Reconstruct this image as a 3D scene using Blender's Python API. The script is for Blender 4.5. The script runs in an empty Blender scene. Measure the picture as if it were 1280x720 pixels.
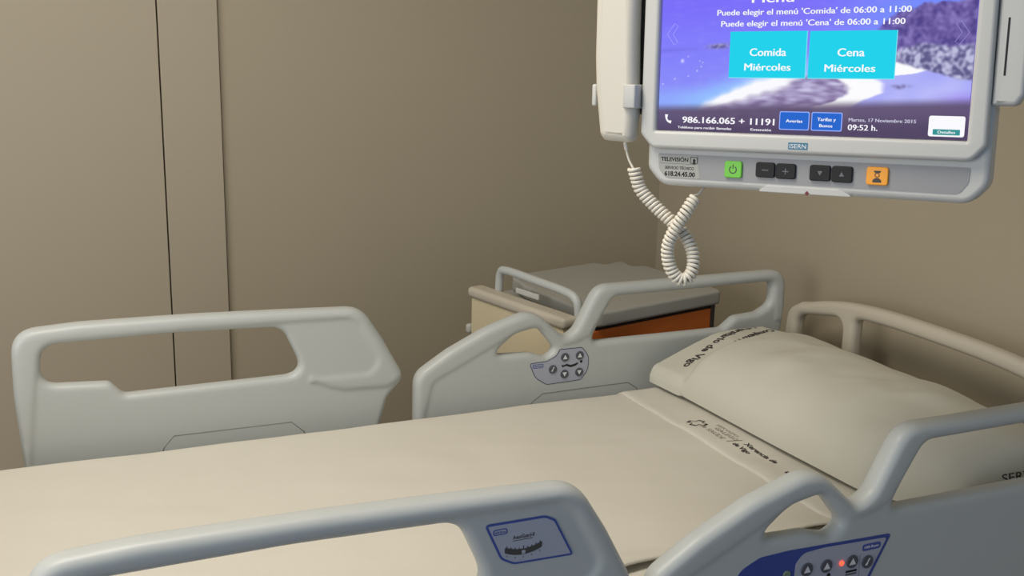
import bpy, bmesh, math, random
from mathutils import Vector, Matrix, noise
from mathutils.bvhtree import BVHTree
random.seed(3)
PI = math.pi
SC = bpy.context.scene
COL = SC.collection

# ------------------------------------------------------------------ camera
def V(*a): return Vector(a)
R_ = V(0.91, -0.412, 0.021); F_ = V(0.405, 0.884, -0.235)
yaw, pitch, roll = 1.14122657, 0.236720418, 0.0216898207
F_ = V(math.cos(pitch)*math.cos(yaw), math.cos(pitch)*math.sin(yaw), -math.sin(pitch))
r0 = V(math.sin(yaw), -math.cos(yaw), 0); u0 = r0.cross(F_)
R_ = math.cos(roll)*r0 + math.sin(roll)*u0
U_ = -math.sin(roll)*r0 + math.cos(roll)*u0
cam = bpy.data.cameras.new('camera'); camo = bpy.data.objects.new('camera', cam); COL.objects.link(camo)
m = Matrix.Identity(4)
for i in range(3):
    m[i][0] = R_[i]; m[i][1] = U_[i]; m[i][2] = -F_[i]
m.translation = V(0, -1.66579753, 1.45)
camo.matrix_world = m
cam.sensor_width = 36; cam.lens = 1396.16/1280*36; cam.clip_start = .02
SC.camera = camo

# ------------------------------------------------------------------ light
SC.view_settings.view_transform = 'Standard'; SC.view_settings.look = 'None'
SC.view_settings.gamma = 1; SC.view_settings.use_curve_mapping = False
SC.view_settings.exposure = 0.0
w = bpy.data.worlds.new('world'); SC.world = w; w.use_nodes = True
w.node_tree.nodes['Background'].inputs[0].default_value = (.50, .70, 1.0, 1)
w.node_tree.nodes['Background'].inputs[1].default_value = .46

def area(name, loc, target, sx, sy, power, col):
    l = bpy.data.lights.new(name, 'AREA'); l.shape = 'RECTANGLE'; l.size = sx; l.size_y = sy
    l.energy = power; l.color = col
    o = bpy.data.objects.new(name, l); COL.objects.link(o); o.location = loc
    o.rotation_euler = (Vector(target) - Vector(loc)).to_track_quat('-Z', 'Y').to_euler()
    return o
area('window_daylight', (-2.6, -1.3, 1.6), (.6, .1, .9), 1.6, 1.5, 36, (1.0, .96, .89))
area('ceiling_lamp_light', (-.2, -.3, 2.62), (-.2, -.3, 0), 1.2, .6, 34, (1.0, .92, .80))

# ------------------------------------------------------------------ materials
def lin(c):
    f = lambda x: x/12.92 if x <= .04045 else ((x+.055)/1.055)**2.4
    return (f(c[0]/255), f(c[1]/255), f(c[2]/255), 1)
def mat(name, rgb, rough=.5, var=.04, scale=8, bump=0, bscale=200, emit=None, metal=0):
    mm = bpy.data.materials.new(name); mm.use_nodes = True
    nt = mm.node_tree; b = nt.nodes['Principled BSDF']
    tc = nt.nodes.new('ShaderNodeTexCoord')
    n = nt.nodes.new('ShaderNodeTexNoise'); n.inputs['Scale'].default_value = scale; n.inputs['Detail'].default_value = 4
    nt.links.new(tc.outputs['Object'], n.inputs['Vector'])
    mx = nt.nodes.new('ShaderNodeMix'); mx.data_type = 'RGBA'
    c = lin(rgb)
    mx.inputs[6].default_value = tuple(min(1, x*(1-var)) for x in c[:3])+(1,)
    mx.inputs[7].default_value = tuple(min(1, x*(1+var)) for x in c[:3])+(1,)
    nt.links.new(n.outputs['Fac'], mx.inputs[0]); nt.links.new(mx.outputs[2], b.inputs['Base Color'])
    b.inputs['Roughness'].default_value = rough; b.inputs['Metallic'].default_value = metal
    if bump:
        n2 = nt.nodes.new('ShaderNodeTexNoise'); n2.inputs['Scale'].default_value = bscale; n2.inputs['Detail'].default_value = 3
        nt.links.new(tc.outputs['Object'], n2.inputs['Vector'])
        bp = nt.nodes.new('ShaderNodeBump'); bp.inputs['Strength'].default_value = bump; bp.inputs['Distance'].default_value = .002
        nt.links.new(n2.outputs['Fac'], bp.inputs['Height']); nt.links.new(bp.outputs[0], b.inputs['Normal'])
    if emit:
        b.inputs['Emission Color'].default_value = lin(rgb); b.inputs['Emission Strength'].default_value = emit
    return mm
M = {}
M['wall'] = mat('beige_wall_paint', (174, 163, 141), .75, .03, 3, .08, 300)
M['door'] = mat('beige_door_laminate', (179, 168, 147), .5, .025, 2, .03, 300)
M['gapshade'] = mat('dark_gap_and_shadow', (40, 34, 28), .9)
M['floor'] = mat('floor_vinyl', (120, 105, 85), .5, .08, 6)
M['ceil'] = mat('ceiling_paint', (205, 198, 182), .9)
M['plastic'] = mat('rail_plastic', (188, 192, 190), .42, .015, 5, .05, 500)
M['hbplastic'] = mat('headboard_plastic', (196, 188, 172), .45, .015, 5, .05, 500)
M['seamgrey'] = mat('seam_grey', (128, 128, 122), .6)
M['linen'] = mat('white_linen', (216, 212, 201), .85, .02, 14, .18, 900)
M['linen2'] = mat('white_pillow_linen', (204, 202, 189), .85, .025, 14, .18, 900)
M['ink'] = mat('black_print', (62, 58, 56), .8, .25, 300)
M['inkgrey'] = mat('faded_print', (150, 143, 132), .85, .2, 300)
M['tvwhite'] = mat('television_plastic', (197, 197, 193), .4, .012, 6, .04, 600)
M['phone'] = mat('handset_plastic', (212, 207, 194), .4, .012, 6)
M['strip'] = mat('grey_control_strip', (150, 150, 152), .4, .02, 20)
M['black'] = mat('black_rubber', (17, 17, 19), .6)
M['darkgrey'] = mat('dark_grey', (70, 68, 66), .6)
M['green'] = mat('green_button', (104, 190, 52), .4, emit=.12)
M['orangeb'] = mat('orange_button', (240, 158, 32), .4, emit=.1)
M['logoblue'] = mat('logo_blue', (58, 120, 150), .5)
M['white'] = mat('white_print', (240, 240, 240), .5)
M['cord'] = mat('cord_plastic', (228, 222, 208), .45)
M['cabgrey'] = mat('cabinet_grey_plastic', (168, 168, 162), .45, .02, 6)
M['cabcream'] = mat('cabinet_cream_panel', (220, 206, 172), .5, .02, 5)
M['orange'] = mat('orange_wood_laminate', (226, 122, 52), .5, .08, 10)
M['metal'] = mat('grey_metal', (140, 140, 138), .4, metal=.6)
M['labelbg'] = mat('label_lavender', (172, 176, 190), .4)
M['labelblue'] = mat('label_blue', (66, 84, 160), .4)
M['labelnavy'] = mat('label_deep_blue', (52, 74, 150), .4)
M['labelline'] = mat('label_outline', (70, 74, 100), .5)
M['btn'] = mat('button_grey', (78, 82, 92), .3)
M['btnw'] = mat('button_white', (225, 226, 230), .4)
M['led'] = mat('red_led', (255, 60, 40), .4, emit=4)
M['ledoff'] = mat('green_lens', (120, 140, 120), .3)
def emis(name, rgb, s=1.0):
    mm = bpy.data.materials.new(name); mm.use_nodes = True
    nt = mm.node_tree; nt.nodes.remove(nt.nodes['Principled BSDF'])
    e = nt.nodes.new('ShaderNodeEmission'); e.inputs[0].default_value = lin(rgb); e.inputs[1].default_value = s
    nt.links.new(e.outputs[0], nt.nodes['Material Output'].inputs[0]); return mm
M['s_white'] = emis('screen_white', (250, 250, 255)); M['s_cyan'] = emis('screen_cyan', (36, 210, 236))
M['s_blue'] = emis('screen_blue', (44, 104, 205)); M['s_teal'] = emis('screen_teal', (60, 150, 150))
M['s_line'] = emis('screen_outline', (150, 175, 255)); M['s_chev'] = emis('screen_chevron', (168, 166, 255)); M['s_chevd'] = emis('screen_chevron_faint', (150, 142, 214))
M['s_soft'] = emis('screen_soft_white', (205, 205, 225)); M['s_aqua'] = emis('screen_aqua_edge', (120, 228, 240))

# ------------------------------------------------------------------ helpers
def obj(name, me, m, parent=None, mw=None):
    if isinstance(me, bmesh.types.BMesh):
        bm = me; me = bpy.data.meshes.new(name); bmesh.ops.recalc_face_normals(bm, faces=bm.faces); bm.to_mesh(me); bm.free()
    o = bpy.data.objects.new(name, me); COL.objects.link(o)
    if m and not me.materials: me.materials.append(m)
    if parent: o.parent = parent
    if mw is not None: o.matrix_local = mw
    return o
def empty(name, loc=(0, 0, 0), rz=0):
    o = bpy.data.objects.new(name, None); COL.objects.link(o); o.location = loc; o.rotation_euler = (0, 0, rz)
    o.empty_display_size = .1; return o
def tag(o, label, cat, group=None):
    o['label'] = label; o['category'] = cat
    if group: o['group'] = group
    return o
def smooth(o, ang=40, wn=False):
    o.data.shade_smooth(); o.data.set_sharp_from_angle(angle=math.radians(ang))
    if wn:
        md = o.modifiers.new('normals', 'WEIGHTED_NORMAL'); md.keep_sharp = True
    return o
def bm_box(bm, lo, hi, bev=0, seg=3):
    lo, hi = Vector(lo), Vector(hi)
    g = bmesh.ops.create_cube(bm, size=1)
    vs = g['verts']
    for v in vs:
        v.co = Vector(((v.co[i]+.5)*(hi[i]-lo[i])+lo[i]) for i in range(3))
    if bev:
        es = list({e for v in vs for e in v.link_edges})
        bmesh.ops.bevel(bm, geom=es, offset=bev, segments=seg, affect='EDGES', profile=.5)
def box(name, lo, hi, m, parent=None, bev=0, seg=3):
    bm = bmesh.new(); bm_box(bm, lo, hi, bev, seg); o = obj(name, bm, m, parent)
    if bev: smooth(o, 35, True)
    return o
def fillet(pts, n=6):
    """pts: (x, y, r) closed polygon -> list of (x, y) with rounded corners"""
    out = []; N = len(pts)
    for i in range(N):
        p = Vector(pts[i][:2]); r = pts[i][2] if len(pts[i]) > 2 else 0
        a = Vector(pts[i-1][:2]); b = Vector(pts[(i+1) % N][:2])
        da, db = (a-p), (b-p)
        la, lb = da.length, db.length
        if r <= 0 or la < 1e-6 or lb < 1e-6: out.append(tuple(p)); continue
        da /= la; db /= lb
        c = max(-1, min(1, da.dot(db))); th = math.acos(c)
        if th > PI-.03: out.append(tuple(p)); continue
        t = min(r/math.tan(th/2), la*.48, lb*.48)
        p0 = p+da*t; p1 = p+db*t
        for k in range(n+1):
            s = k/n
            q = p0*(1-s)**2 + p*2*s*(1-s)*1.0 + p1*s**2
            out.append(tuple(q))
    return out
def rrect(x0, y0, x1, y1, r, n=6): return fillet([(x0, y0, r), (x1, y0, r), (x1, y1, r), (x0, y1, r)], n)
def circle(cx, cy, r, n=24): return [(cx+r*math.cos(2*PI*k/n), cy+r*math.sin(2*PI*k/n)) for k in range(n)]
def solid_mesh(loops, half, bev, res=4):
    """extruded 2-D shape with holes; rounded edges; thickness 2*half, centred on z=0"""
    cu = bpy.data.curves.new('tmp', 'CURVE'); cu.dimensions = '2D'; cu.fill_mode = 'BOTH'
    for L in loops:
        sp = cu.splines.new('POLY'); sp.points.add(len(L)-1); sp.use_cyclic_u = True
        for p, q in zip(sp.points, L): p.co = (q[0], q[1], 0, 1)
    cu.extrude = max(half-bev, 0); cu.bevel_depth = bev; cu.bevel_resolution = res; cu.offset = -bev
    o = bpy.data.objects.new('tmp', cu); COL.objects.link(o)
    dg = bpy.context.evaluated_depsgraph_get(); dg.update()
    me = bpy.data.meshes.new_from_object(o.evaluated_get(dg))
    bpy.data.objects.remove(o); bpy.data.curves.remove(cu)
    bm = bmesh.new(); bm.from_mesh(me); bmesh.ops.remove_doubles(bm, verts=bm.verts, dist=1e-5)
    bmesh.ops.recalc_face_normals(bm, faces=bm.faces); bm.to_mesh(me); bm.free()
    me.materials.clear()
    return me
def solid(name, loops, half, bev, m, parent, mw=None, res=4, z=0):
    me = solid_mesh(loops, half, bev, res)
    if z: me.transform(Matrix.Translation((0, 0, z)))
    if mw is not None: me.transform(mw)
    o = obj(name, me, m, parent)
    smooth(o, 32, True); return o
def join_meshes(list_):
    bm = bmesh.new()
    for me in list_: bm.from_mesh(me); bpy.data.meshes.remove(me)
    return bm
def plate(name, loops, z, th, m, parent, mw):
    """thin decal, th thick from z outwards"""
    me = solid_mesh(loops, th/2, 0, 0); me.transform(Matrix.Translation((0, 0, z+th/2))); me.transform(mw)
    return obj(name, me, m, parent)
def text_mesh(body, x0, x1, y0, h, bold=0, sub=False):
    """text fitted between x0..x1, baseline y0, cap height h (local xy)"""
    cu = bpy.data.curves.new('tmp', 'FONT'); cu.body = body; cu.size = 1; cu.offset = bold; cu.resolution_u = 3
    cu.extrude = 0
    o = bpy.data.objects.new('tmp', cu); COL.objects.link(o)
    dg = bpy.context.evaluated_depsgraph_get(); dg.update()
    me = bpy.data.meshes.new_from_object(o.evaluated_get(dg))
    bpy.data.objects.remove(o); bpy.data.curves.remove(cu)
    xs = [v.co.x for v in me.vertices]; a, b = min(xs), max(xs)
    sx = (x1-x0)/(b-a); sy = h/.73
    for v in me.vertices: v.co = ((v.co.x-a)*sx+x0, y0+v.co.y*sy, 0)
    me.materials.clear()
    return me
def text(name, body, x0, x1, y0, h, z, m, parent, mw, bold=0, strike=0):
    me = text_mesh(body, x0+strike, x1-strike, y0, h, bold)
    bm = bmesh.new(); bm.from_mesh(me)
    if strike:                               # heavier strokes: the same glyphs set side by side
        for v in bm.verts: v.co.x -= strike
        me.transform(Matrix.Translation((strike, 0, .00002))); bm.from_mesh(me)
    r = bmesh.ops.extrude_face_region(bm, geom=bm.faces[:])
    for v in r['geom']:
        if isinstance(v, bmesh.types.BMVert): v.co.z += .0002
    bm.to_mesh(me); bm.free()
    me.transform(mw @ Matrix.Translation((0, 0, z)))
    return obj(name, me, m, parent)
def tube_bm(bm, pts, rad, n=8, closed=False, cap=True):
    pts = [Vector(p) for p in pts]; N = len(pts); rings = []
    up = None
    for i, p in enumerate(pts):
        t = (pts[min(i+1, N-1)]-pts[max(i-1, 0)]).normalized()
        if up is None:
            up = V(0, 0, 1) if abs(t.z) < .9 else V(1, 0, 0)
        s = t.cross(up).normalized(); up = s.cross(t).normalized()
        rr = rad[i] if isinstance(rad, (list, tuple)) else rad
        rings.append([bm.verts.new(p+(s*math.cos(2*PI*k/n)+up*math.sin(2*PI*k/n))*rr) for k in range(n)])
    for i in range(N-1):
        for k in range(n):
            bm.faces.new((rings[i][k], rings[i][(k+1) % n], rings[i+1][(k+1) % n], rings[i+1][k]))
    if cap:
        bm.faces.new(rings[0][::-1]); bm.faces.new(rings[-1])
def catmull(P, n=12):
    P = [Vector(p) for p in P]; P = [P[0]*2-P[1]]+P+[P[-1]*2-P[-2]]; out = []
    for i in range(1, len(P)-2):
        for k in range(n):
            t = k/n; a, b, c, d = P[i-1:i+3]
            out.append(.5*((2*b)+(c-a)*t+(2*a-5*b+4*c-d)*t*t+(3*b-a-3*c+d)*t**3))
    out.append(P[-2]); return out
def fb(x, y, z, s): return noise.noise(V(x*s, y*s, z*s))

# ------------------------------------------------------------------ the room
WY, WX = 1.295, 1.855
def struct(o): o['kind'] = 'structure'; return o
struct(box('wall_left', (.515, WY, 0), (WX+.1, WY+.1, 2.7), M['wall']))
struct(box('wall_head', (WX, -2.4, 0), (WX+.1, WY, 2.7), M['wall']))
struct(box('floor', (-2.9, -2.6, -.05), (WX+.1, WY+.1, 0), M['floor']))
struct(box('ceiling', (-2.9, -2.6, 2.7), (WX+.1, WY+.1, 2.75), M['ceil']))
struct(box('door_1', (-.62, WY-.012, .01), (.3685, WY+.03, 2.7), M['door'], bev=.002, seg=2))
struct(box('trim_1', (.3718, WY-.014, 0), (.5172, WY+.03, 2.7), M['door'], bev=.0025, seg=2))
struct(box('trim_2', (.28, WY+.031, 0), (.60, WY+.05, 2.7), M['gapshade']))
struct(box('shadow_strip', (.5175, WY-.001, 0), (.520, WY+.002, 2.7), M['gapshade']))  # dark strip paints the shadow line where the trim stands proud of the wall
struct(box('wall_foot', (-2.9, WY-.005, 0), (-.623, WY+.1, 2.7), M['wall']))

# ------------------------------------------------------------------ hospital bed
bed = empty('hospital_bed', (.75, 0, 0))
tag(bed, 'hospital bed with light grey plastic side rails and an arched headboard', 'bed')
BX = Matrix.Translation((-.75, 0, 0))
def XZ(y):  # map local (x, y, z) -> bed space: x along the bed, y up, z towards the viewer side (-Y)
    return BX @ Matrix(((1, 0, 0, 0), (0, 0, -1, y), (0, 1, 0, 0), (0, 0, 0, 1)))

FOOT = fillet([(0, .46, .03), (-.012, .64, .2), (-.019, .76, .2), (-.016, .882, .05), (.10, .888, .4), (.30, .885, 1), (.46, .879, 1), (.640, .871, .06),
               (.685, .800, .2), (.732, .712, .03), (.694, .672, .03), (.674, .60, .1), (.665, .46, .03)], 8)
FOOT_HOLE = fillet([(.030, .852, .035), (.24, .853, 1), (.476, .845, .04), (.522, .742, .03), (.172, .741, .015), (.148, .768, .015), (.030, .776, .03)], 8)
FOOT_RIM = fillet([(-.006, .52, .002), (-.019, .76, .2), (-.016, .882, .05), (.10, .888, .4), (.30, .885, 1), (.46, .879, 1), (.640, .871, .06),
                   (.685, .800, .2), (.732, .712, .03), (.694, .690, .01), (.60, .694, .02), (.565, .704, .02), (.505, .739, .01),
                   (.652, .737, .02), (.668, .757, .02), (.628, .832, .02), (.608, .846, .02), (.47, .849, .02), (.30, .853, 1), (.034, .852, .035), (.028, .79, .02)], 8)
HEAD = fillet([(.758, .46, .03), (.754, .62, .2), (.755, .712, .045), (.83, .758, .1), (.92, .800, .2), (1.028, .833, .07), (1.108, .760, .03), (1.135, .778, .03), (1.186, .874, .05),
               (1.30, .873, 1), (1.43, .873, 1), (1.706, .873, .05), (1.708, .78, .2), (1.702, .70, .2), (1.69, .46, .03)], 8)
H1 = fillet([(.930, .737, .012), (.99, .783, .03), (1.038, .793, .03), (1.086, .735, .02), (1.062, .720, .015), (1.022, .733, .02)], 7)
H2 = fillet([(1.172, .744, .014), (1.225, .846, .035), (1.43, .846, 1), (1.667, .846, .02), (1.668, .79, .03), (1.63, .771, .03), (1.565, .767, .02), (1.530, .741, .02)], 7)
HEAD_RIM = fillet([(.754, .50, .002), (.754, .62, .2), (.755, .712, .045), (.83, .758, .1), (.92, .800, .2), (1.028, .833, .07), (1.108, .760, .03), (1.135, .778, .03), (1.186, .874, .05),
                   (1.30, .873, 1), (1.43, .873, 1), (1.706, .873, .05), (1.708, .78, .2), (1.705, .74, .01),
                   (1.671, .74, .01), (1.668, .846, .02), (1.43, .845, .5), (1.228, .845, .03), (1.172, .755, .02), (1.14, .742, .02), (1.10, .735, .03), (1.040, .790, .03), (.99, .781, .03),
                   (.925, .748, .03), (.85, .712, .05), (.800, .690, .02)], 8)
PH, RH = .0165, .0208    # half thickness of panel and of rounded rim
def blow_moulded(parts):
    """union of the panel and its thicker rounded rim, blended like blow-moulded plastic"""
    ms = [solid_mesh(lp, h, b, 5) for lp, h, b in parts]
    bm = join_meshes(ms); me = bpy.data.meshes.new('tmp'); bm.to_mesh(me); bm.free()
    o = bpy.data.objects.new('tmp', me); COL.objects.link(o)
    md = o.modifiers.new('r', 'REMESH'); md.mode = 'VOXEL'; md.voxel_size = .0027
    sm_ = o.modifiers.new('s', 'SMOOTH'); sm_.factor = .5; sm_.iterations = 14
    dg = bpy.context.evaluated_depsgraph_get(); dg.update()
    out = bpy.data.meshes.new_from_object(o.evaluated_get(dg))
    bpy.data.objects.remove(o); out.materials.clear(); out.shade_smooth()
    return out
RAIL = {'foot': blow_moulded([([FOOT, FOOT_HOLE], PH, .012), ([FOOT_RIM], RH, .0155)]),
        'head': blow_moulded([([HEAD, H1, H2], PH+.0005, .013), ([HEAD_RIM], RH-.0012, .0145)])}
def side_rail(kind, y):
    me = RAIL[kind].copy(); me.transform(XZ(y))
    return obj('side_rail', me, M['plastic'], bed)
RY = .475
rails = {(k, s): side_rail(k, s*RY) for k in ('foot', 'head') for s in (1, -1)}
FACE_FAR, FACE_NEAR = XZ(RY-.0004), XZ(-RY-.0004)     # decals sit at z = PH on the viewer-facing side
for k, s in rails:
    rails[(k, s)]['label'] = '%s side rail %s' % ('tall double-loop head' if k == 'head' else 'long single-slot foot', 'on the wall side' if s > 0 else 'on the near side')

# thin recessed outlines pressed in the far rails
def line_plate(name, pts, wd, z, m, parent, mw, close=False):
    bm = bmesh.new()
    tube_bm(bm, [(p[0], p[1], z) for p in pts], wd, 6)
    o = obj(name, bm, m, parent); o.data.transform(mw); return o
def pl(P, r=.01): return fillet([(a, b, r) for a, b in P], 4)
for y, face in ((RY, FACE_FAR), (-RY, FACE_NEAR)):
    s = 1 if y > 0 else -1
    plate('recess_panel', [fillet([(.215, .56, .01), (.240, .627, .01), (.258, .647, .01), (.488, .645, .01), (.512, .622, .01), (.53, .56, .01)], 4)], PH, .0006, M['plastic'], rails[('foot', s)], face)
    line_plate('recess_seam', [(.215, .57), (.238, .626), (.258, .648), (.488, .6455), (.514, .621), (.53, .57)], .0012, PH-.0003, M['seamgrey'], rails[('foot', s)], face)
    if s > 0: line_plate('recess_seam', [(.99, .58), (1.03, .622), (1.053, .637), (1.15, .638), (1.273, .638), (1.297, .621), (1.31, .58)], .0012, PH-.0003, M['seamgrey'], rails[('head', s)], face)

# patient control on the inner face of the far head rail
rl = rails[('head', 1)]
CP = fillet([(1.018, .711, .006), (1.062, .7125, .02), (1.085, .722, .02), (1.093, .7365, .006), (1.150, .736, .012), (1.168, .712, .03), (1.166, .680, .03), (1.148, .659, .01), (1.062, .657, .02), (1.034, .676, .03)], 6)
def inset(L, d):
    cx = sum(p[0] for p in L)/len(L); n = len(L); out = []
    for i in range(n):
        a = Vector(L[i-1]); b = Vector(L[(i+1) % n]); t = (b-a)
        if t.length < 1e-9: out.append(L[i]); continue
        t.normalize(); nn = V(-t.y, t.x)
        out.append((L[i][0]+nn.x*d, L[i][1]+nn.y*d))
    return out
def area2(L): return sum(L[i-1][0]*L[i][1]-L[i][0]*L[i-1][1] for i in range(len(L)))
def inset_in(L, d): return inset(L, d if area2(L) > 0 else -d)
plate('control_panel', [CP], PH, .0008, M['labelline'], rl, FACE_FAR)
plate('control_panel_face', [inset_in(CP, .0016)], PH+.0008, .0004, M['labelbg'], rl, FACE_FAR)
def arrow(cx, cy, s, up): d = 1 if up else -1; return [(cx-s*.8, cy-d*s*.6), (cx+s*.8, cy-d*s*.6), (cx, cy+d*s*.8)]
def rail_button(parent, face, cx, cy, r, icon):
    z = PH+.0012
    b = solid('push_button', [circle(cx, cy, r)], .0012, .0006, M['btn'], parent, face, 2, z+.0008)
    if icon in ('up', 'down'): plate('button_arrow', [arrow(cx, cy, r*.72, icon == 'up')], z+.002, .0003, M['btnw'], parent, face)
    else:
        plate('button_symbol', [fillet([(cx-r*.55, cy-r*.4, r*.1), (cx-r*.1, cy-r*.5, r*.1), (cx+r*.1, cy+r*.1, .0005), (cx+r*.4, cy+r*.6, r*.1), (cx+r*.15, cy+r*.6, r*.1), (cx-r*.2, cy-r*.1, r*.1)], 3)], z+.002, .0003, M['btnw'], parent, face)
for cx, cy, ic in ((1.106, .717, 'up'), (1.143, .7175, 'up'), (1.106, .678, 'down'), (1.143, .6785, 'down'), (1.0765, .692, 'chair')):
    rail_button(rl, FACE_FAR, cx, cy, .0098, ic)
fig = [(1.098, .7005), (1.100, .694), (1.110, .6965), (1.121, .692), (1.133, .6945), (1.140, .6985), (1.139, .7015), (1.131, .699), (1.121, .697), (1.111, .701), (1.103, .698)]
plate('lying_figure_symbol', [fig], PH+.0012, .0005, M['black'], rl, FACE_FAR)
plate('lying_figure_symbol', [circle(1.1475, .7028, .0032)], PH+.0012, .0005, M['black'], rl, FACE_FAR)
plate('maker_badge', [rrect(1.0265, .6985, 1.053, .7075, .0035), rrect(1.0277, .6997, 1.0518, .7063, .003)], PH+.0012, .0004, M['labelblue'], rl, FACE_FAR)
text('maker_badge_text', 'Hill-Rom', 1.0295, 1.050, .7012, .0035, PH+.0012, M['labelblue'], rl, FACE_FAR, .01)

# tilt gauge sticker on the outer face of the near foot rail
rl = rails[('foot', -1)]
TG = fillet([(.507, .838, .005), (.592, .837, .022), (.606, .829, .01), (.634, .7745, .004), (.548, .777, .02), (.530, .787, .015)], 7)
plate('tilt_gauge_label', [TG], PH, .0008, M['labelblue'], rl, FACE_NEAR)
plate('tilt_gauge_face', [inset_in(TG, .0030)], PH+.0008, .0004, M['labelbg'], rl, FACE_NEAR)
plate('maker_badge', [rrect(.5185, .8215, .538, .8295, .0035), rrect(.5198, .8227, .5368, .8283, .003)], PH+.0012, .0004, M['labelblue'], rl, FACE_NEAR)
text('maker_badge_text', 'Hill-Rom', .5212, .5354, .8238, .003, PH+.0012, M['labelblue'], rl, FACE_NEAR, .01)
text('label_text', 'AvantGuard-8', .546, .576, .8120, .0055, PH+.0012, M['darkgrey'], rl, FACE_NEAR, .02)
plate('gauge_line', [[(.546, .8095), (.574, .8095), (.574, .8103), (.546, .8103)]], PH+.0012, .0003, M['darkgrey'], rl, FACE_NEAR)
arc = [(.535+.052*t, .797+.006*(4*(t-.5)**2)) for t in [k/12 for k in range(13)]]
band = fillet([(x, y, .002) for x, y in arc]+[(x, y-.0078, .002) for x, y in arc[::-1]], 2)
plate('tilt_gauge_tube', [band], PH+.0012, .0005, M['darkgrey'], rl, FACE_NEAR)
for k in range(9):
    t = (k+.5)/9; x = .535+.052*t; y = .797+.006*4*(t-.5)**2
    hgt = .0042 if k == 4 else .0022
    plate('gauge_tick', [[(x-.0006, y-.0005), (x+.0006, y-.0005), (x+.0006, y+hgt), (x-.0006, y+hgt)]], PH+.0012, .0003, M['darkgrey'], rl, FACE_NEAR)
    if k % 2 == 0: plate('gauge_mark', [[(x-.0008, y-.0125), (x+.0008, y-.0125), (x+.0008, y-.0105), (x-.0008, y-.0105)]], PH+.0012, .0003, M['seamgrey'], rl, FACE_NEAR)
plate('gauge_bubble', [rrect(.5585, .7902, .5635, .7952, .0015)], PH+.0017, .0004, M['labelbg'], rl, FACE_NEAR)

# nurse control panel on the outer face of the near head rail
rl = rails[('head', -1)]
NP = fillet([(.885, .655, .02), (.900, .697, .03), (.935, .712, .03), (.985, .7135, .05), (1.177, .7065, .005), (1.128, .612, .01), (.89, .612, .02)], 7)
NI = fillet([(.997, .617, .004), (.999, .690, .012), (1.012, .7045, .02), (1.05, .7065, .1), (1.1685, .7015, .004), (1.123, .617, .008)], 7)
plate('control_panel', [NP], PH, .0008, M['labelnavy'], rl, FACE_NEAR)
plate('control_panel_face', [NI], PH+.0008, .0004, M['labelbg'], rl, FACE_NEAR)
for cx, cy, ic in ((1.020, .6775, 'up'), (1.056, .676, 'up'), (1.1045, .674, 'up'), (1.134, .668, 'chair'), (1.020, .640, 'down'), (1.056, .639, 'down'), (1.1045, .637, 'down')):
    rail_button(rl, FACE_NEAR, cx, cy, .0105, ic)
plate('panel_divider', [[(1.1193, .63), (1.1199, .63), (1.1199, .683), (1.1193, .683)]], PH+.0012, .0003, M['seamgrey'], rl, FACE_NEAR)
plate('bar_symbol', [rrect(1.094, .6565, 1.115, .6600, .001)], PH+.0012, .0004, M['black'], rl, FACE_NEAR)
plate('bar_symbol', [rrect(1.094, .6525, 1.115, .6545, .001)], PH+.0012, .0004, M['darkgrey'], rl, FACE_NEAR)
plate('figure_symbol', [circle(1.062, .660, .0034)], PH+.0012, .0004, M['black'], rl, FACE_NEAR)
plate('figure_symbol', [rrect(1.04, .654, 1.066, .6575, .001)], PH+.0012, .0004, M['black'], rl, FACE_NEAR)
plate('maker_badge', [rrect(1.122, .6865, 1.157, .6975, .0045)], PH+.0012, .0004, M['labelblue'], rl, FACE_NEAR)
text('maker_badge_text', 'Hill-Rom', 1.126, 1.153, .6900, .0046, PH+.0016, M['btnw'], rl, FACE_NEAR, .01)
o = solid('indicator_lamp', [circle(1.0845, .675, .0038)], .0012, .0008, M['led'], rl, FACE_NEAR, 2, PH+.002); o['label'] = 'glowing red indicator lamp'
solid('indicator_lens', [circle(.984, .676, .0065)], .0012, .0008, M['ledoff'], rl, FACE_NEAR, 2, PH+.0016)

# headboard: arch with one long opening and a small one at each end, in the plane X = 1.73
HBX = 1.735
YZ = BX @ Matrix(((0, 0, 1, HBX), (1, 0, 0, 0), (0, 1, 0, 0), (0, 0, 0, 1)))
def arch(y): return .848-.75*abs(y)**3.1
top = [(y, arch(y), 0) for y in [-.40+.8*k/24 for k in range(25)]]
HB = fillet([(-.44, .45, .02), (-.475, .70, .1), (-.468, .775, .05), (-.42, arch(.42)+.004, .03)]+top+[(.42, arch(.42)+.004, .03), (.468, .775, .05), (.475, .70, .1), (.44, .45, .02)], 6)
inn = [(y, arch(y)-.034, 0) for y in [.20-.50*k/20 for k in range(21)]]
hole = fillet([(.228, .60, .02), (.228, arch(.228)-.036, .03)]+inn+[(-.318, arch(.318)-.034, .03), (-.318, .60, .02)], 6)
sm = [fillet([(c_, .64, .02), (c_, arch(c_)-.036, .03), (s*.375, arch(.375)-.033, .05), (s*.428, arch(.42)-.03, .05), (s*.432, .68, .03), (s*.40, .64, .02)], 6) for s, c_ in ((1, .268), (-1, -.352))]
o = solid('headboard', [HB, hole]+sm, .018, .0145, M['hbplastic'], bed, YZ, 5)
o['label'] = 'arched headboard with hand openings'
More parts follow.
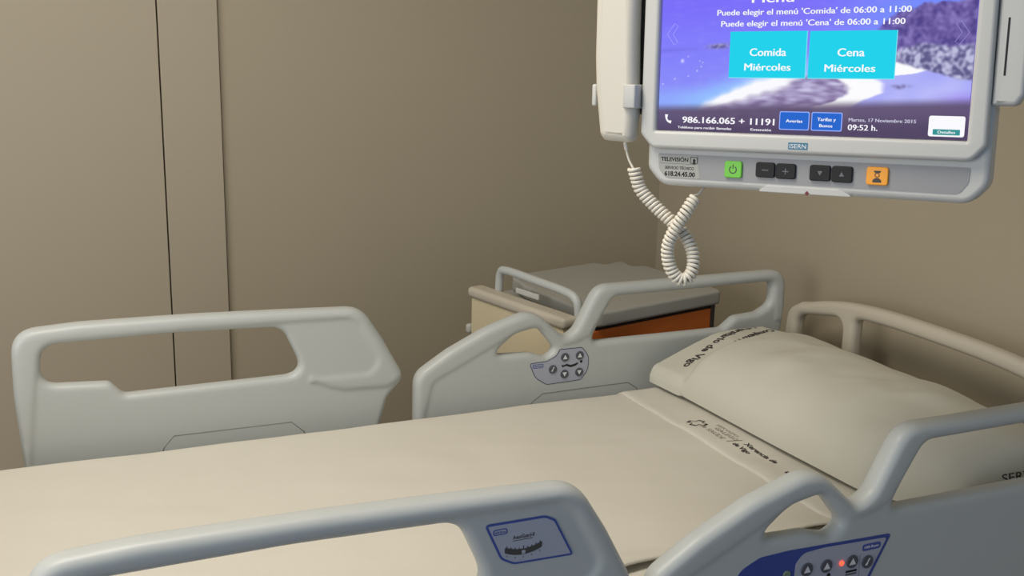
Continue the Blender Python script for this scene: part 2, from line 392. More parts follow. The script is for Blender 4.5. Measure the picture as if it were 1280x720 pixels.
# footboard, chassis
box('footboard', (-.39-.75, -.46, .30), (-.35-.75, .46, .86), M['hbplastic'], bed, .018, 4)
box('mattress_deck', (-.34-.75, -.42, .44), (1.70-.75, .42, .498), M['cabgrey'], bed, .008)
box('bed_base', (-.15-.75, -.28, .16), (1.45-.75, .28, .26), M['cabgrey'], bed, .02)
for x in (.25, 1.05): box('lift_column', (x-.06-.75, -.08, .25), (x+.06-.75, .08, .445), M['metal'], bed, .006)
for s in (1, -1):
    for x in (.15, .55, 1.0, 1.5): box('rail_bracket', (x-.02-.75, s*.41-.02, .462), (x+.02-.75, s*.41+.055 if s > 0 else s*.41+.02, .49) if s > 0 else (x+.02-.75, s*.41+.02, .49), M['metal'], bed, .004) if s > 0 else box('rail_bracket', (x-.02-.75, -.465, .462), (x+.02-.75, -.39, .49), M['metal'], bed, .004)
for x in (-.1, 1.4):
    for y in (-.25, .25):
        bm = bmesh.new()
        bmesh.ops.create_cone(bm, cap_ends=True, segments=28, radius1=.07, radius2=.07, depth=.03, matrix=Matrix.Translation((x-.75, y, .07)) @ Matrix.Rotation(PI/2, 4, 'X'))
        bm_box(bm, (x-.775, y-.022, .09), (x-.725, y+.022, .165), .004)
        smooth(obj('caster', bm, M['darkgrey'], bed), 40)

# ------------------------------------------------------------------ mattress and bedding
def mat_top(x): return .640-.010*min(1, max(0, (x+.05)/1.3))
def cloth(name, xs, prof, wr, m, parent=None, th=.003):
    """prof(x) -> list of (y, z); wr(x, y, z) -> displacement along z"""
    bm = bmesh.new(); rows = []
    for x in xs:
        rows.append([bm.verts.new((x, y, z+wr(x, y, z))) for y, z in prof(x)])
    for i in range(len(rows)-1):
        for k in range(len(rows[0])-1):
            bm.faces.new((rows[i][k], rows[i+1][k], rows[i+1][k+1], rows[i][k+1]))
    o = obj(name, bm, m, parent); smooth(o, 70)
    md = o.modifiers.new('thickness', 'SOLIDIFY'); md.thickness = th; md.offset = -1
    return o
mt = bmesh.new(); bm_box(mt, (-.33, -.425, .499), (1.70, .425, .636), .045, 6)
for v in mt.verts:
    if v.co.z > .56: v.co.z += mat_top(v.co.x)-.640
mattress = smooth(obj('mattress', mt, M['linen']), 60)
tag(mattress, 'thick mattress in a cream fitted sheet, showing along the bed side nearest the camera', 'mattress')
def sheet_prof(x):
    t = mat_top(x); P = []
    # far side hanging down, round the edge, across the top, to the near hem
    for k in range(6): P.append((.4335, .53+.012*k*1.3))
    for k in range(1, 9):
        a = PI/2*k/8; P.append((.3885+.045*math.cos(a), t-.044+.048*math.sin(a)))
    n = 90; hem = -.322+.006*math.sin(x*7)+.004*math.sin(x*23)
    for k in range(1, n+1):
        y = .3885+(hem-.3885)*k/n; P.append((y, t+.004))
    P.append((hem-.004, t+.0025))
    return P[::-1]
def wr(x, y, z):
    if y > .425: return 0
    d = .0030*fb(x, y, 0, 4.2)+.0014*fb(x+5, y, 1, 11)
    d += .0025*max(0, fb(x*.6+y*1.4, (y-x*.4)*.35, 3, 9))
    hem = math.exp(-((y+.315)/.022)**2); d += hem*(.0065+.004*math.sin(x*17+1))*(1 if x < .98 else .45)
    return max(d, -.0015)+.0028
xs = [-.33+2.0*k/190 for k in range(191)]
sheet = cloth('bed_sheet', xs, sheet_prof, wr, M['linen'])
tag(sheet, 'cream white top sheet spread smooth over the whole bed, turned down below the pillow', 'sheet')
# turned-down band with the printed hospital name
def band_prof(x):
    t = mat_top(x); P = []
    for k in range(5): P.append((.4385, .56+.010*k))
    for k in range(1, 9):
        a = PI/2*k/8; P.append((.3885+.05*math.cos(a), t-.044+.0512*math.sin(a)))
    for k in range(1, 81):
        P.append((.3885+(-.318-.3885)*k/80, t+.0064))
    return P[::-1]
def wrb(x, y, z):
    if y > .425: return 0
    e = max(0, 1-(x-1.222)/.016)
    return wr(x, y, z)+.0015*fb(x, y, 9, 14)+.002-.003*e*e+.004*math.exp(-((x-1.25)/.02)**2)*max(0, fb(y, 0, 2, 5))
xb = [1.222+.19*k/30 for k in range(31)]
bandob = cloth('turned_down_hem', xb, band_prof, wrb, M['linen'], sheet, .003)

def tree_of(o):
    dg = bpy.context.evaluated_depsgraph_get(); dg.update()
    return BVHTree.FromObject(o.evaluated_get(dg), dg)
def print_on(name, tree, me, mw, direction, m, parent, off=.0006):
    me.transform(mw); d = Vector(direction)
    bm = bmesh.new(); bm.from_mesh(me)
    bmesh.ops.triangulate(bm, faces=bm.faces)
    for _ in range(1):
        bmesh.ops.subdivide_edges(bm, edges=[e for e in bm.edges if e.calc_length() > .006], cuts=1)
    ok = True
    for v in list(bm.verts):
        h = tree.ray_cast(v.co-d*.5, d)
        if h[0] is None: bm.verts.remove(v); continue
        v.co = h[0]-d*off
    bm.to_mesh(me); bm.free()
    return obj(name, me, m, parent)
tb = tree_of(bandob)
# local text frame on the sheet: x -> -Y, y -> +X
TS = Matrix(((0, 1, 0, 0), (-1, 0, 0, 0), (0, 0, 1, .8), (0, 0, 0, 1)))
def sheet_text(body, y0, y1, x, h, m, bold=0, skew=0):
    me = text_mesh(body, -y0, -y1, x, h, bold)
    print_on('printed_text', tb, me, TS @ Matrix.Rotation(0, 4, 'Z'), (0, 0, -1), m, sheet)
def outline_cross(cx, cy, s, w):
    P = [(-1, -.38), (-.38, -.38), (-.38, -1), (.38, -1), (.38, -.38), (1, -.38), (1, .38), (.38, .38), (.38, 1), (-.38, 1), (-.38, .38), (-1, .38)]
    a = .5; rot = lambda p: (cx+s*(p[0]*math.cos(a)-p[1]*math.sin(a)), cy+s*(p[0]*math.sin(a)+p[1]*math.cos(a)))
    O = [rot(p) for p in P]; I = [rot((p[0]*(1-w)+(-.0), p[1]*(1-w))) for p in P]
    return [fillet([(x, y, .002) for x, y in O], 3), fillet([(x, y, .002) for x, y in I], 3)]
lm = solid_mesh(outline_cross(-.158, 1.264, .0215, .22), .0001, 0, 0)
print_on('printed_cross', tb, lm, TS, (0, 0, -1), M['ink'], sheet)
sheet_text('SERVIZO', .135, .062, 1.2935, .0085, M['inkgrey'])
sheet_text('GALEGO', .120, .046, 1.279, .0105, M['inkgrey'], .012)
sheet_text('de SAÚDE', .143, .063, 1.2585, .0125, M['inkgrey'], .004)
sheet_text('/', .052, .040, 1.262, .034, M['inkgrey'])
sheet_text('Xerencia de', .026, -.075, 1.284, .0125, M['ink'], .03)
sheet_text('de Vigo', .036, -.016, 1.264, .012, M['ink'], .03)
sheet_text('al I', -.118, -.168, 1.272, .014, M['ink'], .03)

# ------------------------------------------------------------------ pillow (lofted along Y)
def sms(a, b, x):
    t = max(0, min(1, (x-a)/(b-a))); return t*t*(3-2*t)
def pil_sec(y, n=48):
    """closed loop of (x, z) at this y: stuffed body, then the open end of the pillowcase"""
    t = (y+.005)/.40
    a = abs(t)
    z0 = mat_top(1.4)+.0150
    k = sms(.286, .312, y)                  # 0 body, 1 open end
    e = max(0, 1-min(1, a)**5)**.5
    hh = (.060+.052*e) if y > 0 else (.050+.062*e)
    f = max(0, (y-.30)/.11)
    xf = (1.320-.040*y*(1 if y < 0 else .55)+(.06*max(0, -t-.6)/.4 if t < -.6 else 0))*(1-k)+(1.312-.008*min(1, f))*k
    xb = (1.710-(.04*max(0, -t-.7)/.3 if t < -.7 else 0))*(1-k)+(1.704-.02*f)*k
    crease = .014*math.exp(-((y-.300)/.010)**2)
    L = []
    for i in range(n+1):                    # top, front to back
        s = .5-.5*math.cos(PI*i/n)
        body = .008+.040*s+hh*max(0, 1-abs(2*s**.80-1)**2.3)**.60
        rise = .014+.030*sms(-.03, .05, s)+.066*min(1, max(0, s-.01)/.44)
        rise -= .004*math.exp(-((s-.45)/.10)**2)
        flap = rise*(1-sms(.80, 1.0, s)*.62)-.004*f
        x = xf+(xb-xf)*s-(.004*math.sin(min(1, s/.06)*PI))*k
        L.append((x, z0+body*(1-k)+flap*k-crease*(1 if i not in (0, n) else 0)*min(1, s/.05)))
    for i in range(1, n):                   # bottom, back to front
        s = .5+.5*math.cos(PI*i/n)
        q = (max(0, 1-abs(2*s-1)**4))**.5
        x = xf+(xb-xf)*s
        L.append((x, z0+(.008+.040*s)*(1-q)*(1-k*.5)+.001))
    return L
bm = bmesh.new(); rows = []
ys = [-.405+.82*k/110 for k in range(111)]
for i, y in enumerate(ys):
    row = []
    for x, z in pil_sec(y):
        top_ = max(0, z-.69)/.1
        d = .0075*fb(x, y, z, 7)+.004*fb(x+3, y*.6, z, 15)
        d += .005*max(0, fb((x*.9+y)*1.1, (x-y)*.35, 4, 12))
        d += .004*fb(y*2.5, x*.4, 7, 6)
        row.append(bm.verts.new((x, y, z+min(1, top_)*d*(1.1 if y < .28 else .45))))
    rows.append(row)
N = len(rows[0])
for i in range(len(rows)-1):
    for k in range(N):
        bm.faces.new((rows[i][k], rows[i][(k+1) % N], rows[i+1][(k+1) % N], rows[i+1][k]))
for row, y in ((rows[0], -.405), (rows[-1], .40)):
    c = bm.verts.new((sum(v.co.x for v in row)/N, y+(-.012 if y < 0 else 0.0), sum(v.co.z for v in row)/N))
    for k in range(N): bm.faces.new((row[k], row[(k+1) % N], c))
pillow = smooth(obj('pillow', bm, M['linen2']), 65)
tag(pillow, 'plump white pillow in a printed hospital pillowcase, leaning against the headboard', 'pillow')
tp = tree_of(pillow)
def pil_text(body, ln, x, y, h, bold=.012):
    d = V(-.952, -.306); me = text_mesh(body, 0, ln, 0, h, bold)
    mt_ = Matrix(((d.x, -d.y, 0, x), (d.y, d.x, 0, y), (0, 0, 1, 1.0), (0, 0, 0, 1)))
    print_on('printed_text', tp, me, mt_, (0, 0, -1), M['ink'], pillow)
pil_text('Complexo Hosp', .172, 1.606, .3830, .0200, .03)
pil_text('Universitario de Vigo', .262, 1.596, .4290, .0200, .03)
TE = Matrix(((1, 0, 0, 0), (0, 0, -1, -.6), (0, 1, 0, 0), (0, 0, 0, 1)))
me = text_mesh('SERVIZO', 1.497, 1.615, .7030, .0145, .006)
print_on('printed_text', tp, me, TE, (0, 1, 0), M['ink'], pillow)

# ------------------------------------------------------------------ bedside cabinet behind the far rail
cab = empty('bedside_cabinet', (1.202, .533, 0), math.radians(13.04))
tag(cab, 'grey bedside cabinet with orange drawer fronts, in the corner behind the bed', 'cabinet')
box('cabinet_body', (.0, .025, .10), (.438, .41, .752), M['cabgrey'], cab, .006)
box('cabinet_plinth', (.03, .05, .03), (.41, .39, .102), M['darkgrey'], cab, .004)
for i, (z0, z1) in enumerate(((.575, .742), (.395, .565), (.115, .385))):
    d = box('drawer' if i < 2 else 'cabinet_door', (.008, .004, z0), (.423, .026, z1), M['orange'], cab, .003, 2); d['label'] = 'orange wood-look front'
    box('pull_handle', (.14, -.012, z1-.105), (.30, .005, z1-.092), M['metal'], d, .003)
box('front_gap', (.004, .008, .738), (.428, .027, .754), M['black'], cab)
box('front_post', (.424, .004, .10), (.438, .03, .75), M['darkgrey'], cab, .002, 2)
# moulded top with a notched far corner
topl = fillet([(.012, -.008, .03), (.447, -.008, .018), (.474, .15, .1), (.487, .316, .016), (.450, .328, .014), (.476, .402, .022), (.402, .384, .012), (.388, .421, .012), (.09, .418, .05), (.05, .30, .1)], 6)
o = solid('cabinet_top', [topl], .0185, .008, M['cabgrey'], cab, None, 4, .7705)
box('folded_table_edge', (-.072, .003, .758), (-.022, .386, .786), M['hbplastic'], cab, .011, 4)['label'] = 'pale rounded edge of the folded table'
box('folded_table_panel', (-.064, .012, .28), (-.030, .376, .7585), M['cabcream'], cab, .004)['label'] = 'cream panel hanging on the cabinet side'
box('side_bracket', (-.032, .06, .60), (.004, .34, .745), M['cabgrey'], cab, .004)
bm = bmesh.new()
hp = catmull([(-.020, .315, .745), (-.020, .317, .79), (-.021, .311, .828), (-.022, .285, .840), (-.024, .16, .838), (-.024, .055, .834), (-.022, .018, .822), (-.020, .010, .79), (-.020, .010, .745)], 8)
tube_bm(bm, hp, .0105, 12)
smooth(obj('grab_handle', bm, M['plastic'], cab), 60)
box('white_tab', (-.016, .165, .788), (-.010, .255, .802), M['tvwhite'], cab, .002)
bm = bmesh.new()
tube_bm(bm, [(-.047, .374, .668), (-.047, .392, .668)], .006, 12); bm_box(bm, (-.060, .390, .657), (-.034, .408, .681), .006)
smooth(obj('latch_knob', bm, M['tvwhite'], cab), 50)
for x in (.05, .39):
    for y in (.07, .37):
        bm = bmesh.new(); bmesh.ops.create_cone(bm, cap_ends=True, segments=20, radius1=.024, radius2=.024, depth=.018, matrix=Matrix.Translation((x, y, .024)) @ Matrix.Rotation(PI/2, 4, 'X'))
        smooth(obj('caster', bm, M['black'], cab), 40)

# ------------------------------------------------------------------ bedside television terminal
tv = empty('television_terminal')
EX, EY, NN = V(.56446279, -.82467826, .03588209), V(.02084515, .05769621, .99811654), V(-.82519527, -.56265168, .0497579)
O_ = V(.84245059, -.30926334, 1.30209285)
mw = Matrix.Identity(4)
for i in range(3): mw[i][0] = EX[i]; mw[i][1] = EY[i]; mw[i][2] = NN[i]
mw.translation = O_
tv.matrix_world = mw
tag(tv, 'white bedside television terminal with lit blue touch screen hanging over the bed', 'television')
I4 = Matrix.Identity(4)
SW, SH = .41, .2306
# lower housing behind, front bezel in front
solid('housing', [fillet([(-.019, .27, .02), (-.0185, -.055, .02), (.004, -.0785, .03), (.10, -.0785, 1), (.418, -.0785, .028), (.4385, -.055, .025), (.4385, .27, .02)], 8)], .021, .008, M['tvwhite'], tv, I4, 4, -.028)
bez = fillet([(-.0245, .256, .015), (-.0245, -.006, .010), (-.006, -.0262, .02), (.20, -.0262, 1), (.418, -.0255, .02), (.4342, -.006, .012), (.4315, .256, .015)], 8)
solid('bezel', [bez, rrect(-.001, -.001, SW+.001, SH+.001, .001)], .0105, .0055, M['tvwhite'], tv, I4, 4, -.003)
box('back_shell', (.03, -.02, -.085), (.38, .21, -.045), M['tvwhite'], tv, .018, 4)
# support arm: up from the back of the terminal, then across to the head wall
arm = bmesh.new()
iv = mw.inverted()
p0 = V(.21, .12, -.095)
wp = mw @ p0; a1 = V(wp.x, wp.y, 1.95); a2 = V(WX-.01, wp.y+.35, 1.95)
tube_bm(arm, [mw @ V(.21, .12, -.08), wp, wp+V(.01, .0, .06), a1+V(0, 0, -.06), a1, a1+V(.05, .02, .02), a2], .02, 14)
arm.transform(iv)
smooth(obj('support_arm', arm, M['tvwhite'], tv), 60)

# the picture on the screen
def mixc(a, b, t): t = max(0, min(1, t)); return tuple(a[i]*(1-t)+b[i]*t for i in range(3))
def sst(a, b, x): t = max(0, min(1, (x-a)/(b-a))); return t*t*(3-2*t)
def pw(x, pts):
    if x <= pts[0][0]: return pts[0][1]
    for (a, b), (c, d) in zip(pts, pts[1:]):
        if x <= c: return b+(d-b)*(x-a)/(c-a)
    return pts[-1][1]
def blob(x, y, cx, cy, rx, ry): return math.exp(-((x-cx)/rx)**2-((y-cy)/ry)**2)
STARS = [(858, 76, 2.2), (866, 71, .8), (878, 89, 1), (884, 84, .8), (886, 79, .8), (847, 98, .9), (866, 95, .8), (830, 104, 1), (882, 77, .7)]
def picture(u, v):
    # a beach seen from the water's edge; x runs over 823..1222, y downwards from the top
    q = u/.41
    y = 162+13*q-v*(920-40*q); x = 822.5+386*q+(162-y)*(.052+.031*q)
    n1 = fb(u, v, 0, 30); n2 = fb(u, v, 3, 80); n3 = fb(u, v*3, 5, 60); n4 = fb(u, v, 8, 190); n5 = fb(u*.6, v*2.4, 2, 150)
    c = mixc((124, 112, 250), (130, 126, 252), sst(10, 55, y))
    c = mixc(c, (138, 140, 250), sst(50, 110, y))
    c = mixc(c, (104, 92, 240), sst(-20, -60, y))
    c = mixc(c, (118, 148, 252), sst(1020, 1150, x)*sst(-10, 30, y)*.8)
    c = mixc(c, (160, 156, 250), .25*max(0, n3))
    c = mixc(c, (116, 108, 215), math.exp(-((y-62)/2.2)**2)*sst(900, 850, x)*.45)
    isl = blob(x, y, 908, 60+1.5*n2, 13, 3.2); c = mixc(c, mixc((104, 100, 165), (176, 172, 206), .5+n4), min(1, isl*1.4))
    for sx, sy, r in STARS: c = mixc(c, (226, 226, 255), math.exp(-((x-sx)**2+(y-sy)**2)/(r*r))*.9)
    arc_y = pw(x, [(870, 136), (890, 130), (920, 120), (950, 110), (980, 102), (1008, 97), (1060, 96)])
    dlt = y-arc_y-2.5*n2
    c = mixc(c, (148, 196, 255), sst(-34, -4, dlt)*sst(826, 900, x)*.85)
    c = mixc(c, (150, 196, 255), sst(100, 124, y)*sst(960, 880, x)*.5)
    if x > 860:
        wet = mixc((132, 116, 160), (186, 178, 216), .45+.9*n3+.25*n5)
        wet = mixc(wet, (222, 220, 246), max(0, fb(u*.8+v*1.5, v*5, 11, 42))*1.1*sst(135, 112, y))
        c = mixc(c, wet, sst(1, 9, dlt))
        wd = pw(x, [(870, 3), (930, 8), (985, 11), (1020, 3)])
        c = mixc(c, (250, 250, 255), min(1, 1.25*math.exp(-((dlt-1-wd*.35)/wd)**2))*sst(868, 905, x)*sst(1030, 990, x))
    # bright curve of dry sand on the right
    inner = pw(y, [(94, 1046), (102, 1056), (112, 1070), (122, 1072), (130, 1056), (136, 1030)])
    edge = x-inner-4*n2-2*n4
    if y > 84:
        c = mixc(c, (252, 252, 255), sst(-5, 5, edge))
        flat = mixc((186, 188, 250), (168, 170, 248), .5+n1); flat = mixc(flat, (160, 142, 240), sst(1150, 1215, x)*sst(118, 132, y)*.8)
        outer = pw(y, [(96, 1175), (102, 1150), (105, 1104), (112, 1112), (122, 1112), (129, 1092), (136, 1075)])
        c = mixc(c, flat, sst(-4, 6, x-outer-3*n2))
        rk = blob(x, y, 1134, 116, 9, 2.4); c = mixc(c, (116, 112, 160), min(1, rk*1.2)*(.65+n4))
    # wooded headland with pale boulders
    foot = pw(x, [(1110, 82), (1125, 88), (1150, 95), (1175, 103), (1200, 110), (1225, 114)])+1.5*n2
    hill = pw(x, [(1108, 50), (1122, 40), (1135, 34), (1150, 32), (1162, 26), (1185, 28), (1200, 26), (1225, 24)])+2.5*n2+1.5*n4
    if x > 1104 and y > hill-2 and y < foot+2:
        t = mixc((84, 70, 138), (134, 120, 186), .5+.9*n2+.5*n4)
        t = mixc(t, (104, 92, 192), sst(1140, 1112, x)*.5)
        rt = pw(x, [(1120, 80), (1135, 72), (1160, 70), (1190, 74), (1220, 70)])+3*n1
        ro = mixc((98, 94, 140), (190, 190, 222), .5+.8*n2+.9*n4)
        t = mixc(t, ro, sst(rt-3, rt+4, y))
        c = mixc(c, t, sst(1104, 1112, x)*sst(hill-2, hill+2, y)*sst(foot+2, foot-2, y))
    c = mixc(c, (96, 82, 112), sst(127, 140, y)*.93)
    c = mixc(c, (80, 68, 98), sst(140, 168, y)*.8)
    return c
gx, gy = 460, 258
me = bpy.data.meshes.new('screen')
vs = [(SW*i/gx, SH*j/gy, 0) for j in range(gy+1) for i in range(gx+1)]
fs = [(j*(gx+1)+i, j*(gx+1)+i+1, (j+1)*(gx+1)+i+1, (j+1)*(gx+1)+i) for j in range(gy) for i in range(gx)]
nb = len(vs)
vs += [(0, 0, -.004), (SW, 0, -.004), (SW, SH, -.004), (0, SH, -.004)]; fs.append((nb+3, nb+2, nb+1, nb))
me.from_pydata(vs, [], fs)
ca = me.color_attributes.new('picture', 'FLOAT_COLOR', 'POINT')
buf = []
for x, y, z in vs: buf += list(lin(picture(x, y)))
ca.data.foreach_set('color', buf)
pm = bpy.data.materials.new('screen_picture'); pm.use_nodes = True; nt = pm.node_tree; nt.nodes.remove(nt.nodes['Principled BSDF'])
at = nt.nodes.new('ShaderNodeVertexColor'); at.layer_name = 'picture'; em = nt.nodes.new('ShaderNodeEmission'); em.inputs[1].default_value = 1.0
nt.links.new(at.outputs[0], em.inputs[0]); nt.links.new(em.outputs[0], nt.nodes['Material Output'].inputs[0])
screen = obj('screen', me, pm, tv); screen['label'] = 'lit touch screen showing a beach'
def st(body, x0, x1, y, h, m='s_white', bold=0, z=.0009): return text('screen_text', body, x0, x1, y, h, z, M[m], screen, I4, bold, h*.03)
Z1 = .0003
def sp(name, loops, m, z=Z1): return plate(name, loops, z, .0002, M[m], screen, I4)
st('Menú', .128, .185, .1705, .0135, bold=0)
st("Puede elegir el menú 'Comida' de 06:00 a 11:00", .0806, .3335, .1548, .0078)
st("Puede elegir el menú 'Cena' de 06:00 a 11:00", .0868, .3270, .1402, .0078)
sp('screen_button', [rrect(.1005, .0735, .2045, .1335, .0005)], 's_cyan'); sp('screen_button', [rrect(.2085, .0735, .3178, .1330, .0005)], 's_cyan')
sp('button_edge', [[(.1005, .0725), (.2055, .0725), (.2055, .1335), (.2045, .1335), (.2045, .0735), (.1005, .0735)]], 's_aqua')
sp('button_edge', [[(.2085, .0725), (.3188, .0725), (.3188, .1330), (.3178, .1330), (.3178, .0735), (.2085, .0735)]], 's_aqua')
st('Comida', .1287, .1785, .1015, .0105); st('Miércoles', .1222, .1855, .0825, .0098)
st('Cena', .2455, .2800, .1010, .0105); st('Miércoles', .2300, .2945, .0815, .0098)
def chevron(x, y, w, h, t, d):
    P = [(x, y), (x+d*w, y+h), (x+d*(w+t), y+h-t*.6), (x+d*t*1.5, y), (x+d*(w+t), y-h+t*.6), (x+d*w, y-h)]
    return [P, inset_in(P, .0007)]
sp('chevron', chevron(.0085, .131, .0105, .0145, .006, 1), 's_chev'); sp('chevron', chevron(.4040, .129, -.0105, .0145, -.006, 1) if False else chevron(.4030, .129, .0105, .0145, .006, -1), 's_chevd')
# status bar
hs = catmull([(.0125, .0215, 0), (.0125, .0165, 0), (.0150, .0125, 0), (.0195, .0112, 0)], 6)
bm = bmesh.new(); tube_bm(bm, [(p.x, p.y, .0008) for p in hs], [.0012+.0012*(abs(k-len(hs)/2)/(len(hs)/2))**2 for k in range(len(hs))], 8)
obj('telephone_icon', bm, M['s_white'], screen)
st('986.166.065 + 11191', .0365, .1680, .0110, .0088, bold=.006)
st('Teléfono para recibir llamadas', .0300, .1085, .0030, .0034); st('Extensión', .1355, .1640, .0030, .0034)
for x0, x1, tx in ((.1742, .2145, ('Averías',)), (.2170, .2572, ('Tarifas y', 'Bonos'))):
    sp('screen_button', [rrect(x0, .0056, x1, .0298, .0025)], 's_line'); sp('button_face', [rrect(x0+.0012, .0068, x1-.0012, .0286, .002)], 's_blue', .0006)
    sp('button_face', [rrect(x0+.0012, .0068, x0+.016, .0286, .002)], 's_teal', .0008) if False else None
    if len(tx) == 1: st(tx[0], x0+.009, x1-.009, .0155, .0042, z=.0009)
    else: st(tx[0], x0+.008, x1-.008, .0185, .0044); st(tx[1], x0+.011, x1-.012, .0105, .0042)
st('Martes, 17 Noviembre 2015', .2655, .3490, .0190, .0045, 's_soft', 0); st('09:52 h.', .2650, .3025, .0080, .0075)
sp('screen_button', [rrect(.3640, .0035, .4065, .0288, .003)], 's_white'); sp('button_face', [rrect(.3695, .0055, .4015, .0125, .001)], 's_teal', .0006)
st('Detalles', .3755, .3960, .0075, .0034, z=.0009)
# badge and control strip
FR = .0075
plate('maker_badge', [rrect(.1905, -.0195, .2165, -.0105, .0004)], FR, .0004, M['logoblue'], tv, I4)
text('maker_badge_text', 'ISERN', .1925, .2145, -.0178, .0058, FR+.0004, M['white'], tv, I4, 0)
SF = -.007
plate('control_strip', [fillet([(-.0005, -.0335, .003), (.4165, -.0335, .003), (.4155, -.052, .01), (.405, -.0668, .014), (.20, -.0668, 1), (.012, -.0668, .012), (.001, -.055, .012)], 6)], SF, .0008, M['strip'], tv, I4)
plate('service_label', [fillet([(.0005, -.0345, .002), (.058, -.0345, .002), (.064, -.0665, .003), (.013, -.0665, .010), (.0015, -.055, .01)], 5)], SF+.0008, .0003, M['cabgrey'], tv, I4)
text('label_text', 'TELEVISIÓN', .0040, .0450, -.0435, .0056, SF+.0011, M['black'], tv, I4, .02)
text('label_text', 'SERVICIO TÉCNICO', .0105, .0540, -.0545, .0040, SF+.0011, M['black'], tv, I4, .015)
text('label_text', '618.24.45.00', .0100, .0560, -.0640, .0064, SF+.0011, M['black'], tv, I4, .03)
plate('label_rule', [[(.002, -.0470), (.058, -.0470), (.058, -.0464), (.002, -.0464)]], SF+.0011, .0002, M['seamgrey'], tv, I4)
plate('card_symbol', [rrect(.0480, -.0455, .0590, -.0365, .0008), rrect(.0488, -.0447, .0582, -.0373, .0006)], SF+.0011, .0003, M['black'], tv, I4)
plate('card_symbol', [[(.0525, -.0465), (.0555, -.0465), (.0555, -.0415), (.0565, -.0415), (.0540, -.0385), (.0515, -.0415), (.0525, -.0415)]], SF+.0014, .0003, M['black'], tv, I4)
def tv_button(name, x0, x1, y0, y1, m, lab):
    b = solid(name, [rrect(x0, y0, x1, y1, .004)], .0022, .0012, m, tv, I4, 3, SF+.0022); b['label'] = lab; return b
ZB = SF+.0044
b = tv_button('power_button', .1000, .1245, -.0620, -.0392, M['green'], 'green power button')
rg = [(.1122+.0055*math.cos(a), -.0508+.0055*math.sin(a)) for a in [PI/2+.55+(2*PI-1.1)*k/20 for k in range(21)]]
ri = [(.1122+.0042*math.cos(a), -.0508+.0042*math.sin(a)) for a in [PI/2+.55+(2*PI-1.1)*k/20 for k in range(21)]]
plate('power_symbol', [rg+ri[::-1]], ZB, .0003, M['darkgrey'], b, I4); plate('power_symbol', [[(.1116, -.0495), (.1128, -.0495), (.1128, -.0435), (.1116, -.0435)]], ZB, .0003, M['darkgrey'], b, I4)
b = tv_button('volume_button', .1442, .1705, -.0592, -.0388, M['black'], 'black minus button')
plate('minus_symbol', [[(.153, -.0498), (.162, -.0498), (.162, -.0486), (.153, -.0486)]], ZB, .0003, M['btn'], b, I4)
b = tv_button('volume_button', .1722, .1990, -.0597, -.0392, M['black'], 'black plus button')
plate('plus_symbol', [[(.1815, -.0502), (.1850, -.0502), (.1850, -.0537), (.1862, -.0537), (.1862, -.0502), (.1897, -.0502), (.1897, -.0490), (.1862, -.0490), (.1862, -.0455), (.1850, -.0455), (.1850, -.0490), (.1815, -.0490)]], ZB, .0003, M['btn'], b, I4)
b = tv_button('channel_button', .2178, .2452, -.0598, -.0390, M['black'], 'black down button')
plate('down_symbol', [arrow(.2318, -.0492, .0042, False)], ZB, .0003, M['btn'], b, I4)
b = tv_button('channel_button', .2470, .2738, -.0603, -.0390, M['black'], 'black up button')
plate('up_symbol', [arrow(.2602, -.0498, .0042, True)], ZB, .0003, M['btn'], b, I4)
b = tv_button('nurse_call_button', .2918, .3190, -.0610, -.0378, M['orangeb'], 'orange call button')
plate('nurse_symbol', [fillet([(.3000, -.0575, .0008), (.3110, -.0575, .0008), (.3110, -.0545, .0008), (.3078, -.0520, .001), (.3032, -.0520, .001), (.3000, -.0545, .0008)], 3)], ZB, .0003, M['darkgrey'], b, I4)
plate('nurse_symbol', [circle(.3055, -.0480, .0032), circle(.3055, -.0480, .0022)], ZB, .0003, M['darkgrey'], b, I4)
plate('nurse_symbol', [[(.3010, -.0425), (.3100, -.0425), (.3090, -.0450), (.3020, -.0450)]], ZB, .0003, M['darkgrey'], b, I4)
# card slot flap at the bottom edge
solid('card_tray', [fillet([(.146, -.0790, .006), (.160, -.0695, .006), (.258, -.0695, .006), (.278, -.0790, .006)], 5)], .0022, .0012, M['tvwhite'], tv, I4, 3, -.0078)
plate('arrow_symbol', [[(.2120, -.0778), (.2155, -.0738), (.2190, -.0778), (.2170, -.0778), (.2170, -.0800), (.2140, -.0800), (.2140, -.0778)]], -.0055, .0004, mat('red_arrow', (120, 40, 50), .5), tv, I4)
# card reader on the right
cr = solid('card_reader', [fillet([(.4335, .0425, .003), (.462, .0420, .010), (.470, .055, .01), (.470, .26, .01), (.4335, .26, .01)], 6)], .016, .006, M['tvwhite'], tv, I4, 4, -.016); cr['label'] = 'white side box with card slot'
plate('card_slot', [rrect(.4448, .0780, .4472, .1460, .0008)], -.0001, .0004, M['black'], cr, I4)
# cradle of the handset on the left
box('handset_cradle', (-.050, .02, -.035), (-.018, .26, -.0145), M['darkgrey'], tv, .004)['label'] = 'cradle behind the handset, shade painted in dark grey'  # dark grey puts the shade between handset and bezel into the colour
cl = bmesh.new(); bm_box(cl, (-.0445, .029, .0214), (-.0262, .062, .0254), .0018); bm_box(cl, (-.0296, .029, -.020), (-.0256, .062, .0250), .0018)
smooth(obj('cradle_clip', cl, M['tvwhite'], tv), 40)
cl = bmesh.new(); bm_box(cl, (-.1035, .031, -.022), (-.0958, .062, .006), .0025)
smooth(obj('cradle_clip', cl, M['tvwhite'], tv), 40)
box('cradle_back', (-.100, .028, -.028), (-.02, .066, -.018), M['tvwhite'], tv, .004)

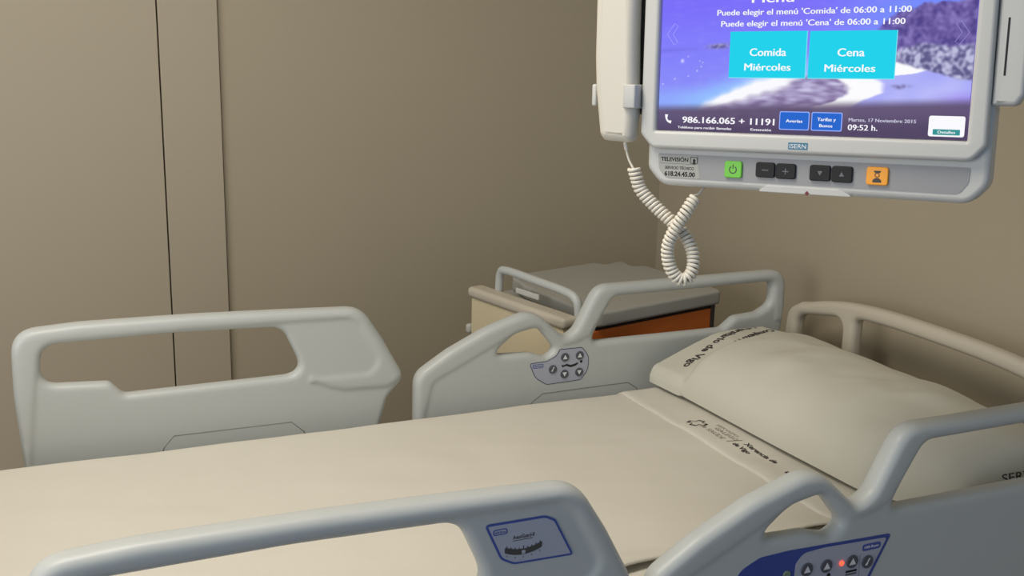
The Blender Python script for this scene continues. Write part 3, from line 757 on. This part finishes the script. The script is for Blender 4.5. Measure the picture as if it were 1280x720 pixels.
# telephone handset in its cradle, with coiled cord
hs = empty('telephone_handset'); hs.matrix_world = mw
tag(hs, 'white telephone handset hanging upright in a cradle left of the television screen', 'telephone')
hp = fillet([(-.0960, .26, .012), (-.0955, .10, .2), (-.0930, .055, .1), (-.0845, -.010, .02), (-.0770, -.0175, .008), (-.0330, -.0195, .010), (-.0300, .02, .05), (-.0330, .12, .2), (-.034, .26, .012)], 7)
solid('handset_body', [hp], .017, .013, M['phone'], hs, I4, 5, .004)
cord = []
# along the terminal plane: (u, v, n)
P = [(-.0485, -.019, .004), (-.0470, -.029, .003), (-.0425, -.044, .002), (-.0345, -.0575, .002)]
bm = bmesh.new(); tube_bm(bm, catmull(P, 6), [.0028]*7+[.0018]*12, 8)
C = [(-.0345, -.0560, .002), (-.0310, -.0680, .0), (-.0240, -.0880, -.004), (-.0010, -.1120, -.010), (.0320, -.1400, -.016), (.0500, -.1640, -.018), (.0565, -.1900, -.014), (.0510, -.2080, -.008), (.0390, -.2085, -.002), (.0285, -.1920, .004), (.0250, -.1660, .007), (.0335, -.1400, .006), (.0460, -.1160, .000), (.0545, -.0950, -.012)]
cp = catmull(C, 40)
L = [0]
for i in range(1, len(cp)): L.append(L[-1]+(cp[i]-cp[i-1]).length)
tot = L[-1]; pitch_ = .0060; turns = tot/pitch_
path = []; up = V(0, 0, 1); steps = int(turns*14); j = 0
for k in range(steps+1):
    s = tot*k/steps
    while j < len(cp)-2 and L[j+1] < s: j += 1
    t = (s-L[j])/max(1e-9, L[j+1]-L[j]); p = cp[j].lerp(cp[j+1], t)
    tg = (cp[min(j+3, len(cp)-1)]-cp[max(j-2, 0)]).normalized()
    sd = tg.cross(up).normalized(); uu = sd.cross(tg)
    a = 2*PI*s/pitch_
    path.append(p+(sd*math.cos(a)+uu*math.sin(a))*.0072)
tube_bm(bm, path, .0027, 8)
T = [path[-1], V(.0560, -.090, -.020), V(.059, -.080, -.034), V(.060, -.070, -.05)]
tube_bm(bm, catmull(T, 6), .0019, 8)
cd = smooth(obj('coiled_cord', bm, M['cord'], hs), 60); cd['label'] = 'coiled white cord looping below the handset'
